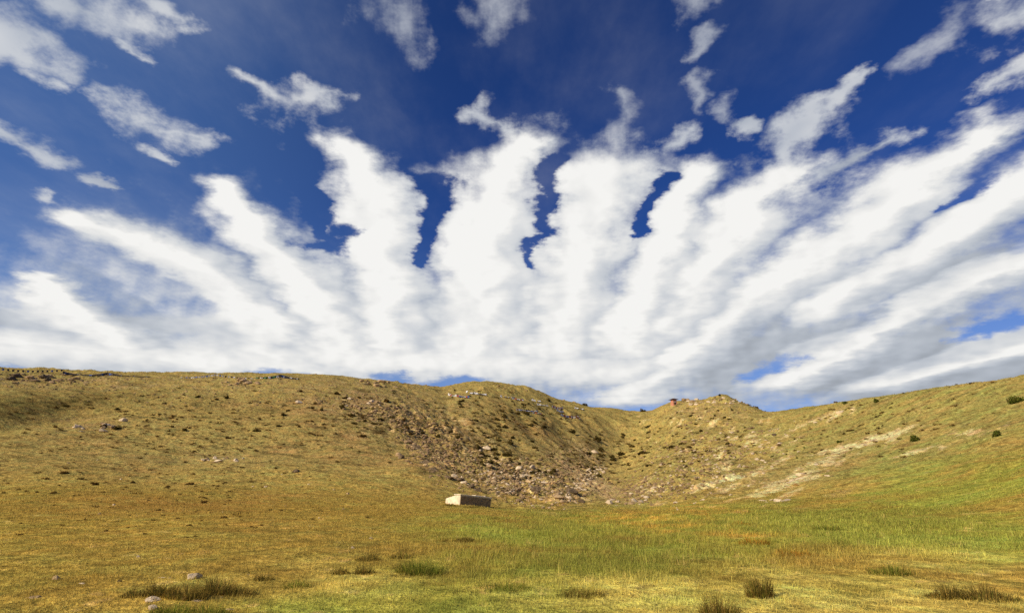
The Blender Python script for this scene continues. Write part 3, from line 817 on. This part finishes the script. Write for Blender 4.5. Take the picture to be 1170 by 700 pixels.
TUFTS = [
    (869, 682, 26, 34, "upright round tuft with brown tips standing alone on straw turf", TB, 520, .35),
    (822, 708, 40, 38, "brown and green tuft cut by the lower edge of the picture", TB, 620, .5),
    (480, 654, 50, 22, "broad dark green tuft at the left edge of the green meadow", TG, 700, .8),
    (390, 655, 18, 11, "small dark tuft, left one of a low pair on dry turf", TD, 200, .9),
    (416, 655, 22, 13, "dark tuft, right one of a low pair on dry turf", TD, 260, .9),
    (420, 640, 26, 12, "low dark tuft behind a pair of smaller tufts", TD, 240, .9),
    (458, 637, 24, 12, "brownish low tuft behind the broad dark green tuft", TB, 220, .9),
    (531, 618, 20, 9, "dark green tuft at the right end of the long dark strip", TD, 260, .9),
    (508, 618, 26, 6, "thin low tuft strip left of a darker tuft on the dry turf", TD, 200, 1.0),
    (184, 680, 30, 20, "leftmost ragged dark clump in front of the flat stones", TD, 560, .8),
    (214, 683, 36, 22, "middle ragged dark clump in front of the white stone", TD + TB, 560, .8),
    (249, 677, 32, 24, "ragged olive clump to the right of the white stone", TB, 520, .8),
    (272, 679, 34, 12, "low dark clump trailing off at the right of the ragged clumps", TD, 360, 1.0),
    (152, 681, 24, 12, "brownish clump trailing off at the left of the ragged clumps", TB, 300, .9),
    (195, 702, 40, 18, "green clump in front of the bare gap, its left half", TG, 500, .8),
    (236, 704, 46, 18, "green clump in front of the bare gap, its right half", TG, 560, .8),
    (300, 662, 20, 9, "small lone dark tuft right of the white stone", TD, 220, .9),
    (339, 670, 30, 10, "low green tuft on turf halfway between two groups of dark tufts", TG, 260, 1.0),
    (905, 634, 34, 12, "low russet tuft behind the upright round tuft", TO, 340, .9),
    (862, 622, 30, 13, "orange tinged tuft in the middle of the green meadow", TO, 340, .9),
    (847, 600, 22, 7, "orange tuft at the far edge of the yellow strip", TO, 220, .9),
    (1086, 682, 40, 16, "dark green tuft in the lower right straw, left of a brown one", TD, 420, .9),
    (1125, 683, 50, 18, "brownish tuft in the lower right straw beside a dark green one", TB, 480, .9),
    (1020, 655, 40, 14, "low green tuft at the front edge of the right meadow", TG, 340, 1.0),
    (564, 593, 16, 4, "thin dark tuft just right of the concrete tank", TD, 120, 1.0),
    (575, 672, 60, 12, "dark green tuft along the front of the green meadow, left one", TG, 420, 1.0),
    (665, 680, 50, 14, "olive tuft with a brown base in the front of the green meadow", TB, 380, 1.0),
    (513, 577.5, 14, 6, "short grass clump against the left pale face of the concrete tank", TB, 90, 1.0),
    (540, 579.5, 30, 5, "low grass clump along the foot of the tank's dark front", TB, 160, 1.0),
    (945, 605, 30, 9, "dark green tuft in the right half of the green meadow", TG, 260, .9),
]
for i, (px, py, w, h, lab, cols, nb_, sp) in enumerate(TUFTS):
    tuft(px, py, w, h, lab, cols, int(nb_ * 1.7), sp, i, dy=0.7)

# ------------------------------------------------------------------ concrete tank
M_conc = plain_mat("weathered_concrete", (0.74, 0.63, 0.43), 0.20, 5.0, 0.9, 0.4, 0.02)
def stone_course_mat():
    m, n, b = new_mat("mortared_stone_in_shade")
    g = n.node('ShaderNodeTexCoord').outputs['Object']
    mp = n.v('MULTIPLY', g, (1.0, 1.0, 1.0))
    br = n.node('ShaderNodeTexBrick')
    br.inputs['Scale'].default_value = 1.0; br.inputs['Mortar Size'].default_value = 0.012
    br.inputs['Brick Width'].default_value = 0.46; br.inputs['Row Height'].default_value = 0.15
    br.inputs['Color1'].default_value = (0.33, 0.225, 0.11, 1); br.inputs['Color2'].default_value = (0.27, 0.18, 0.085, 1); br.inputs['Mortar'].default_value = (0.30, 0.21, 0.11, 1)  # coursed stone, its brown darkened to carry the shade on the front
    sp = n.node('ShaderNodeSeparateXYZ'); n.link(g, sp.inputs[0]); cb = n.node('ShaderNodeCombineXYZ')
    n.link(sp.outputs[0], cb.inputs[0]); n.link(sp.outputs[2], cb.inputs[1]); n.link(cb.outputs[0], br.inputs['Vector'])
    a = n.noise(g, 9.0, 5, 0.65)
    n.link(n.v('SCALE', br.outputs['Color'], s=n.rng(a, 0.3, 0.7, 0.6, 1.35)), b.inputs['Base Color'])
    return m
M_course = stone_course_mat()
pc = spot(525, 576.5)
tank = empty("concrete_tank", pc, R(32), "low pale concrete tank sunk into the foot of the left slope", "tank")
tank.rotation_euler = (R(0), R(5.5), R(43))
TW, TD_, TH = 3.0, 1.75, 0.68
bm = bmesh.new()      # body: front and right stand free, the left wing wall sinks backwards into the slope
prof = [(0, -0.5), (0, TH), (TD_ * .30, TH), (TD_, TH * .62), (TD_, -0.5)]
va = [bm.verts.new((0, y, z)) for y, z in prof]; vb = [bm.verts.new((TW, y, z)) for y, z in prof]
bm.faces.new(va[::-1]); bm.faces.new(vb)
for i in range(5):
    bm.faces.new((va[i], va[(i + 1) % 5], vb[(i + 1) % 5], vb[i]))
bmesh.ops.recalc_face_normals(bm, faces=bm.faces)
bmesh.ops.bevel(bm, geom=list(bm.edges), offset=0.025, segments=2, profile=.5, affect='EDGES')
link("wall", bm_mesh("wall", bm), tank, [M_conc])
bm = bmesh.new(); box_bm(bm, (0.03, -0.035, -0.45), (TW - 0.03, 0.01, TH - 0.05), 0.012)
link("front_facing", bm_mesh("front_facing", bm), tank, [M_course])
bm = bmesh.new(); box_bm(bm, (-0.05, -0.07, TH + 0.003), (TW + 0.04, TD_ * .42, TH + 0.075), 0.02)
link("lid", bm_mesh("lid", bm), tank, [M_conc])
bm = bmesh.new(); box_bm(bm, (TW * .52, 0.16, TH + 0.078), (TW * .78, TD_ * .36, TH + 0.13), 0.015)
link("hatch", bm_mesh("hatch", bm), tank, [M_conc])
rk = rock_at(551, 570, 3, "small pale stone lying on top of the concrete tank", None, M_pale, False, 1.0)
tank_m = Matrix.Translation(pc) @ tank.rotation_euler.to_matrix().to_4x4()
rk.location = tank_m @ Vector((TW * .88, 0.35, TH + 0.12)); rk.scale = (.22, .2, .2)

# ------------------------------------------------------------------ red shrine hut on the far crest
M_red = plain_mat("red_wash", (0.60, 0.26, 0.16), 0.18, 3.0)
M_roof = plain_mat("dark_roof", (0.10, 0.055, 0.045), 0.3, 4.0)
M_wood = plain_mat("dark_wood", (0.06, 0.04, 0.03), 0.3, 8.0)
M_trim = plain_mat("white_trim", (0.75, 0.70, 0.62), 0.1, 6.0)
ph_ = spot(770, 462)
hut = empty("shrine_hut", ph_ - Vector((0, 0, .35)), R(14), "small red shrine hut with a flat overhanging roof on the far crest", "hut")
def frustum(bm, w0, d0, w1, d1, z0, z1):
    a = [bm.verts.new((sx * w0 / 2, sy * d0 / 2, z0)) for sx, sy in ((-1, -1), (1, -1), (1, 1), (-1, 1))]
    b = [bm.verts.new((sx * w1 / 2, sy * d1 / 2, z1)) for sx, sy in ((-1, -1), (1, -1), (1, 1), (-1, 1))]
    bm.faces.new(a[::-1]); bm.faces.new(b)
    for i in range(4): bm.faces.new((a[i], a[(i + 1) % 4], b[(i + 1) % 4], b[i]))
bm = bmesh.new(); frustum(bm, 2.1, 2.1, 1.75, 1.75, -0.3, 2.25)
bmesh.ops.bevel(bm, geom=list(bm.edges), offset=0.03, segments=1, affect='EDGES')
link("wall", bm_mesh("wall", bm), hut, [M_red])
bm = bmesh.new(); box_bm(bm, (-1.0, -1.0, 2.253), (1.0, 1.0, 2.40), 0.02)
link("frieze", bm_mesh("frieze", bm), hut, [M_roof])
bm = bmesh.new(); frustum(bm, 3.0, 3.0, 3.1, 3.1, 2.403, 2.52); frustum(bm, 2.9, 2.9, 0.5, 0.5, 2.523, 3.0)
link("roof", bm_mesh("roof", bm), hut, [M_roof])
bm = bmesh.new(); tube_bm(bm, [(0, 0, 2.98), (0, 0, 3.1), (0, 0, 3.2), (0, 0, 3.45)], [.14, .16, .07, .02], 8)
link("finial", bm_mesh("finial", bm), hut, [M_trim])
bm = bmesh.new(); box_bm(bm, (-.38, -1.075, -.25), (.38, -.93, 1.35), 0.01)
link("door", bm_mesh("door", bm), hut, [M_wood])
bm = bmesh.new(); box_bm(bm, (-.5, -1.085, 1.353), (.5, -.92, 1.5), 0.01)
hut.scale = (.86, .86, .86)
link("door_lintel", bm_mesh("door_lintel", bm), hut, [M_trim])

# ------------------------------------------------------------------ cairn with pole on the summit
pk = spot(823, 457)
cairn = empty("summit_cairn", pk - Vector((0, 0, .2)), 0, "small stone cairn with a dark topped pole on the pointed summit", "cairn")
for k in range(9):
    me = ROCK[k % len(ROCK)].copy(); me.materials.clear(); me.materials.append(M_grey)
    o = link("stone", me, cairn); lv = k // 4
    o.location = (math.cos(k * 1.6) * (.45 - .2 * lv), math.sin(k * 1.6) * (.45 - .2 * lv), .1 + .33 * lv); o.scale = (.6 - .1 * lv,) * 3; o.rotation_euler = (0, 0, k)
bm = bmesh.new(); tube_bm(bm, [(0, 0, .3), (0.02, 0, 1.2), (0.0, 0, 2.1)], [.06, .05, .04])
link("pole", bm_mesh("pole", bm), cairn, [M_wood])
o = link("flag_bundle", shrub_mesh("flag_bundle", 77, 260, 0.42, 0.6, [C(50, 44, 46), C(70, 40, 40), C(40, 48, 70)], .14), cairn); o.location = (0, 0, 1.7)

# ------------------------------------------------------------------ prayer flags
def cloth(name, c):
    m, n, b = new_mat(name)
    g = n.node('ShaderNodeTexCoord').outputs['Object']
    n.link(n.v('SCALE', c, s=n.rng(n.noise(g, 4.0, 3, 0.6), .3, .7, .75, 1.15)), b.inputs['Base Color'])
    return m
FL = {'w': cloth("white_flag", (.72, .70, .66)), 'r': cloth("red_flag", (.45, .10, .07)), 'b': cloth("blue_flag", (.10, .16, .38)),
      'g': cloth("green_flag", (.10, .26, .12)), 'y': cloth("yellow_flag", (.6, .44, .10)), 'd': cloth("grimy_flag", (.085, .075, .08))}
M_rope = plain_mat("flag_rope", (0.12, 0.10, 0.09), .2)
def flag_mesh(w, h, seed, c):
    r_ = random.Random(seed); bm = bmesh.new(); nx, ny = 5, 6; ph0 = r_.random() * 6
    g = [[bm.verts.new((w * (i / (nx - 1) - .5), .18 * h * (j / (ny - 1)) * math.sin(ph0 + 2.2 * i + .8 * j), -h * j / (ny - 1))) for i in range(nx)] for j in range(ny)]
    for j in range(ny - 1):
        for i in range(nx - 1): bm.faces.new((g[j][i], g[j][i + 1], g[j + 1][i + 1], g[j + 1][i]))
    me = bm_mesh("flag", bm); me.materials.append(FL[c]); me.polygons.foreach_set("use_smooth", [True] * len(me.polygons)); return me
_fl = {}
def flag(w, h, k, c):
    key = (round(w, 2), round(h, 2), k % 5, c)
    if key not in _fl: _fl[key] = flag_mesh(w, h, k % 5, c)
    return _fl[key]
def flag_string(p0, p1, h0, h1, sag, n, cols, size, label, group=None, lift=0.05, rope_r=0.03):
    """rope from p0 (height h0 over ground) to p1 (height h1), hanging between, with flags"""
    a = Vector(p0) + Vector((0, 0, h0)); b = Vector(p1) + Vector((0, 0, h1))
    root = empty("prayer_flag_string", p0, 0, label, "prayer flags", group)
    def at(t):
        q = a.lerp(b, t); q.z -= sag * 4 * t * (1 - t)
        q.z = max(q.z, float(ground(q.x, q.y)) + lift); return q
    bm = bmesh.new(); tube_bm(bm, [at(i / 24) - Vector(p0) for i in range(25)], rope_r, 5)
    link("rope", bm_mesh("rope", bm), root, [M_rope])
    d = (b - a); ang = math.atan2(d.y, d.x)
    for k in range(n):
        t = (k + .5) / n; q = at(t)
        room = max(q.z - float(ground(q.x, q.y)), 0.08)
        o = link("flag", flag(size, size * 1.15, k, cols[k % len(cols)]), root)
        o.location = q - Vector(p0); tilt = 0.0 if room > size else math.acos(min(room / (size * 1.15), 1)) * .95
        o.rotation_euler = (tilt * (1 if k % 2 else -1), rnd.uniform(-.12, .12), ang + rnd.uniform(-.3, .3))
def pole_cairn(px, py, h, label, name="flag_pole"):
    p = spot(px, py)
    root = empty(name, p - Vector((0, 0, .15)), 0, label, "flag pole")
    for k in range(5):
        me = ROCK[(k + 3) % len(ROCK)].copy(); me.materials.clear(); me.materials.append(M_dark if k % 2 else M_grey)
        o = link("stone", me, root); o.location = (math.cos(k * 1.3) * .35, math.sin(k * 1.3) * .35, .12); o.scale = (.6, .5, .5); o.rotation_euler = (0, 0, k)
    bm = bmesh.new(); tube_bm(bm, [(0, 0, 0), (.02, 0, h * .5), (0, 0, h + .15)], [.05, .045, .03])
    link("pole", bm_mesh("pole", bm), root, [M_wood])
    return p
P_ = [spot(-12, 424), pole_cairn(72, 427.5, 1.1, "short pole in a stone heap on the left ridge, the leftmost of four"),
      pole_cairn(122, 429, 1.2, "short pole in a stone heap on the left ridge, second from the left"), spot(172, 430.5),
      spot(206, 431.5), pole_cairn(246, 432, 1.0, "short pole holding two pale flag ropes on the left ridge"), spot(292, 432.5),
      pole_cairn(320, 432.5, 1.0, "short pole above the domed flag heap on the left ridge"), spot(342, 433)]
DKC = ['d', 'd', 'b', 'd', 'd']
flag_string(P_[0], P_[1], .9, 1.1, .5, 15, DKC, .34, "dark flag string on the skyline from the left frame edge to the first pole")
flag_string(P_[1], P_[2], .6, .7, .6, 36, DKC, .5, "dark flag string sagging between the first two ridge poles")
flag_string(P_[2], P_[3], .7, .1, .35, 34, DKC, .5, "dark flag string running down right from the second ridge pole")
flag_string(P_[4], P_[5], .15, 1.0, .2, 14, ['w', 'w', 'b', 'w'], .34, "pale flag string rising to the third ridge pole from the left")
flag_string(P_[5], P_[6], 1.0, .1, .2, 14, ['w', 'b', 'w', 'd'], .34, "pale flag string dropping right from the third ridge pole")
flag_string(P_[6], P_[7], .3, 1.0, .2, 12, ['g', 'g', 'w', 'd'], .5, "green and white flag string left of the domed flag heap")
flag_string(P_[7], P_[8], 1.0, .1, .1, 12, ['d', 'b', 'w', 'd'], .5, "dark blue flag string draped over the right of the domed flag heap")
HILL = [(518, 452.5, 12, "wrw", "short white and red flag string, leftmost on the rounded middle hill"), (528, 454, 15, "wbrwb", "blue and white flag string below the left shoulder of the middle hill"), (537, 449.5, 8, "wwy", "short pale flag string just under the top of the middle hill"),
        (549, 451, 14, "wrww", "white flag string right of the blue and white one on the middle hill"), (580, 454.5, 16, "wwyw", "long white flag string under the middle of the rounded crest"), (592, 457, 12, "wwr", "pale flag string hanging just below the long white one"),
        (602, 470, 24, "wrwwbw", "largest flag string, white with red, halfway down the middle hill"), (614, 473, 10, "wwr", "short white flag string touching the largest one on its right"), (613, 458.5, 10, "wyw", "short pale string high on the right shoulder of the middle hill"),
        (620, 463.5, 12, "www", "bright white string on the right shoulder of the middle hill"), (637, 466, 12, "wrw", "white and red string between the bright white one and the right group"), (640, 470, 8, "ww", "tiny white string below the white and red one"),
        (651, 476, 20, "wbwrrw", "white and blue string ending in red, rightmost large one on the hill"), (658, 478.5, 10, "rrw", "small red string at the lower right of the rightmost large one"), (662, 467.5, 10, "wyw", "pale string nearest the saddle on the right shoulder")]
for px, py, w, cs, lab in HILL:
    p0 = spot(px - w / 2, py - 1); p1 = spot(px + w / 2, py + .6)
    if (p1 - p0).length > 14: p1 = p0 + Vector((w * math.hypot(p0.x, p0.y) / FPX, 0, 0)); p1.z = float(ground(p1.x, p1.y))
    flag_string(p0, p1, .7, .6, .35, max(7, int(w * 1.0)), list(cs), .58, lab, None, .12, .02)

# ------------------------------------------------------------------ rubble and low dark growth nobody could count
def scatter_areas(n, areas):
    out = []
    for k, a in areas:
        out += scatter_px(int(n * k), *a)
    return out
def rubble(name, pts, w, seed, mat, label, cat):
    rs = np.random.RandomState(seed)
    base = bmesh.new(); bmesh.ops.create_icosphere(base, subdivisions=1, radius=0.5)
    bv = np.array([v.co[:] for v in base.verts]); base.verts.index_update(); bf = np.array([[v.index for v in f.verts] for f in base.faces]); base.free()
    V, T = [], []
    for i, (px, py) in enumerate(pts):
        p = spot(px, py); s = (w[0] + (w[1] - w[0]) * rs.rand() ** 2) * math.hypot(p.x, p.y) / FPX
        v = bv * (0.7 + .6 * rs.rand(len(bv)))[:, None] * np.array([1 + .6 * rs.rand(), .7 + .4 * rs.rand(), .45 + .35 * rs.rand()]) * s
        a = rs.rand() * 6.28; c_, s_ = math.cos(a), math.sin(a)
        v = v @ np.array([[c_, s_, 0], [-s_, c_, 0], [0, 0, 1]]) + np.array([p.x, p.y, p.z + .08 * s])
        V.append(v); T.append(bf + i * len(bv))
    me = mesh_from(name, np.concatenate(V), None, np.concatenate(T), smooth=False)
    o = link(name, me, None, [mat]); return tag(o, label, cat, None, "stuff")
SC = [(.30, (590, 548, 72, 26, -16)), (.30, (500, 515, 60, 30, -40)), (.14, (650, 540, 40, 30, -20)), (.12, (450, 478, 60, 20, -20)), (.14, (730, 560, 60, 16)), (.20, (800, 525, 90, 40, 18))]
rubble("rubble", scatter_areas(2400, SC), (1.2, 4.6), 3, M_brown, "broken brown stones littering the scarp and the gully sides", "rubble")
rubble("rubble", scatter_areas(600, [(.4, (590, 548, 72, 26, -16)), (.25, (670, 548, 34, 10, 35)), (.35, (820, 530, 100, 36, 22))]), (1.2, 4.2), 4, M_pale, "pale stone chips littering the scarp, scree and bare streaks", "rubble")
rubble("rubble", scatter_areas(900, [(.25, (60, 436, 110, 9)), (.35, (300, 450, 220, 22)), (.2, (420, 462, 80, 16)), (.2, (810, 466, 60, 12))]), (0.8, 2.6), 6, M_brown, "small brown stones scattered along the high ground of the hills", "rubble")
def growth(name, pts, w, seed, cols, label):
    rs = np.random.RandomState(seed); P_, Cc = [], []
    cols = np.array(cols)
    for px, py in pts:
        p = spot(px, py); s = (w[0] + (w[1] - w[0]) * rs.rand() ** 2) * math.hypot(p.x, p.y) / FPX
        n = 46
        u = rs.randn(n, 3) * np.array([.26, .2, .12]); u[:, 2] = np.abs(u[:, 2])
        q = u * s + np.array(p); a = rs.randn(n, 3); a /= np.linalg.norm(a, axis=1)[:, None]; b_ = np.cross(a, rs.randn(n, 3)); b_ /= np.linalg.norm(b_, axis=1)[:, None]
        l = s * .13
        P_.append(np.stack([q - a * l, q + b_ * l * .6, q + a * l, q - b_ * l * .6], 1).reshape(-1, 3))
        c = cols[rs.randint(0, len(cols), n)] * (.7 + .6 * rs.rand(n))[:, None]; Cc.append(np.repeat(c, 4, 0))
    V = np.concatenate(P_); me = mesh_from(name, V, np.arange(len(V)).reshape(-1, 4), None); vcol(me, "cover", np.concatenate(Cc)); me.materials.append(M_leaf)
    o = link(name, me); return tag(o, label, "undergrowth", None, "stuff")
growth("undergrowth", scatter_areas(900, [(.25, (560, 515, 80, 36, -25)), (.2, (680, 522, 60, 30)), (.2, (590, 475, 95, 24, -8)), (.15, (420, 475, 80, 26)), (.2, (800, 500, 90, 44, 15))]), (2, 6), 8, DK + BR, "low dark growth between the stones of the scarp and gully")
growth("undergrowth", scatter_areas(700, [(.5, (260, 490, 260, 50)), (.3, (200, 570, 260, 50)), (.2, (1000, 490, 150, 40, 15))]), (2, 5.5), 9, BR + DK[:1], "low brown growth dotted over the open grass slopes")
# ------------------------------------------------------------------ the sward itself
rs = np.random.RandomState(77)
def field(name, n, r0, r1, hfun, wmin, wk, lean, seed, power=1.0, span=R(47), keep=None, cdark=0.75, cvar=0.5):
    rs = np.random.RandomState(seed)
    r = r0 + (r1 - r0) * rs.rand(n) ** power
    a = (rs.rand(n) * 2 - 1) * span
    x, y = r * np.sin(a), r * np.cos(a)
    z = ground(x, y)
    px, py = project(x, y, z)
    if keep is not None:
        m = keep(x, y, px, py, r) > rs.rand(n)
        x, y, z, px, py, r = [q[m] for q in (x, y, z, px, py, r)]
    col = cover(x, y, px, py, r)
    m = len(x)
    h = hfun(x, y, px, py, r) * (0.55 + 0.8 * rs.rand(m))
    c = col * (cdark + cvar * rs.rand(m))[:, None]
    # some dead straw blades among them
    st = rs.rand(m) < 0.16
    c[st] = c[st] * .4 + C(190, 164, 92) * .6
    v, q, t, cc = blades(np.stack([x, y, z], 1), h, np.maximum(wmin, wk * r) * (0.6 + .8 * rs.rand(m)), rs.rand(m) * 6.283, lean * (0.4 + rs.rand(m)), c, rs=rs)
    me = mesh_from(name, v, q, t); vcol(me, "cover", cc); me.materials.append(M_blade)
    o = bpy.data.objects.new(name, me); COL.objects.link(o); o["kind"] = "stuff"
    return o
def meadow(px, py):
    B = lambda *a: blob(*a, PXs=px, PYs=py)
    return np.clip(B(690, 600, 170, 18) + B(600, 640, 150, 26) + B(740, 635, 140, 26) + B(900, 606, 170, 20) + .6 * B(1050, 620, 140, 34), 0, 1)
def h_turf(x, y, px, py, r):
    n = fbm(x, y, 1.1, 2, 0.5, 41); n2 = fbm(x, y, 4.0, 2, 0.5, 42)
    return 0.035 + 0.03 * np.clip(n, -.6, 1) + 0.02 * n2 + meadow(px, py) * (0.07 + 0.06 * n + .05 * n2)
g1 = field("grass", 460000, 4.2, 50, h_turf, 0.0035, 0.00062, 0.8, 1, 1.25)
tag(g1, "short dry golden and green turf covering the valley floor", "grass")
def tus_keep(x, y, px, py, r):
    n = fbm(x, y, 3.0, 3, 0.6, 51)
    return np.clip(0.22 + 1.1 * n + .3 * meadow(px, py), 0.03, 1)
def h_tus(x, y, px, py, r):
    return (0.10 + .05 * fbm(x, y, 6, 2, .5, 52)) * (1 + .5 * sstep(60, 200, r))
g2 = field("tussock_grass", 330000, 30, 265, h_tus, 0.01, 0.0009, 0.9, 2, 1.0, keep=tus_keep, cdark=0.6, cvar=0.7)
tag(g2, "rough tussock grass covering the hill slopes", "grass")

def h_stem(x, y, px, py, r):
    return 0.10 + .10 * np.clip(meadow(px, py), 0, 1)
def stem_keep(x, y, px, py, r):
    return np.clip(0.25 + 1.2 * fbm(x, y, 2.2, 3, .55, 61) + .5 * meadow(px, py), 0.02, 1)
g3 = field("dry_grass", 60000, 4.5, 60, h_stem, 0.0025, 0.00045, 0.55, 3, 1.1, keep=stem_keep, cdark=1.0, cvar=0.7)
tag(g3, "taller dry straw stems standing above the turf of the valley floor", "grass")
# ------------------------------------------------------------------ render settings
scene.view_settings.view_transform = 'Standard'
scene.view_settings.look = 'None'
scene.view_settings.exposure = 0
scene.view_settings.gamma = 1
scene.render.engine = 'CYCLES'
scene.cycles.use_denoising = False
scene.cycles.max_bounces = 4
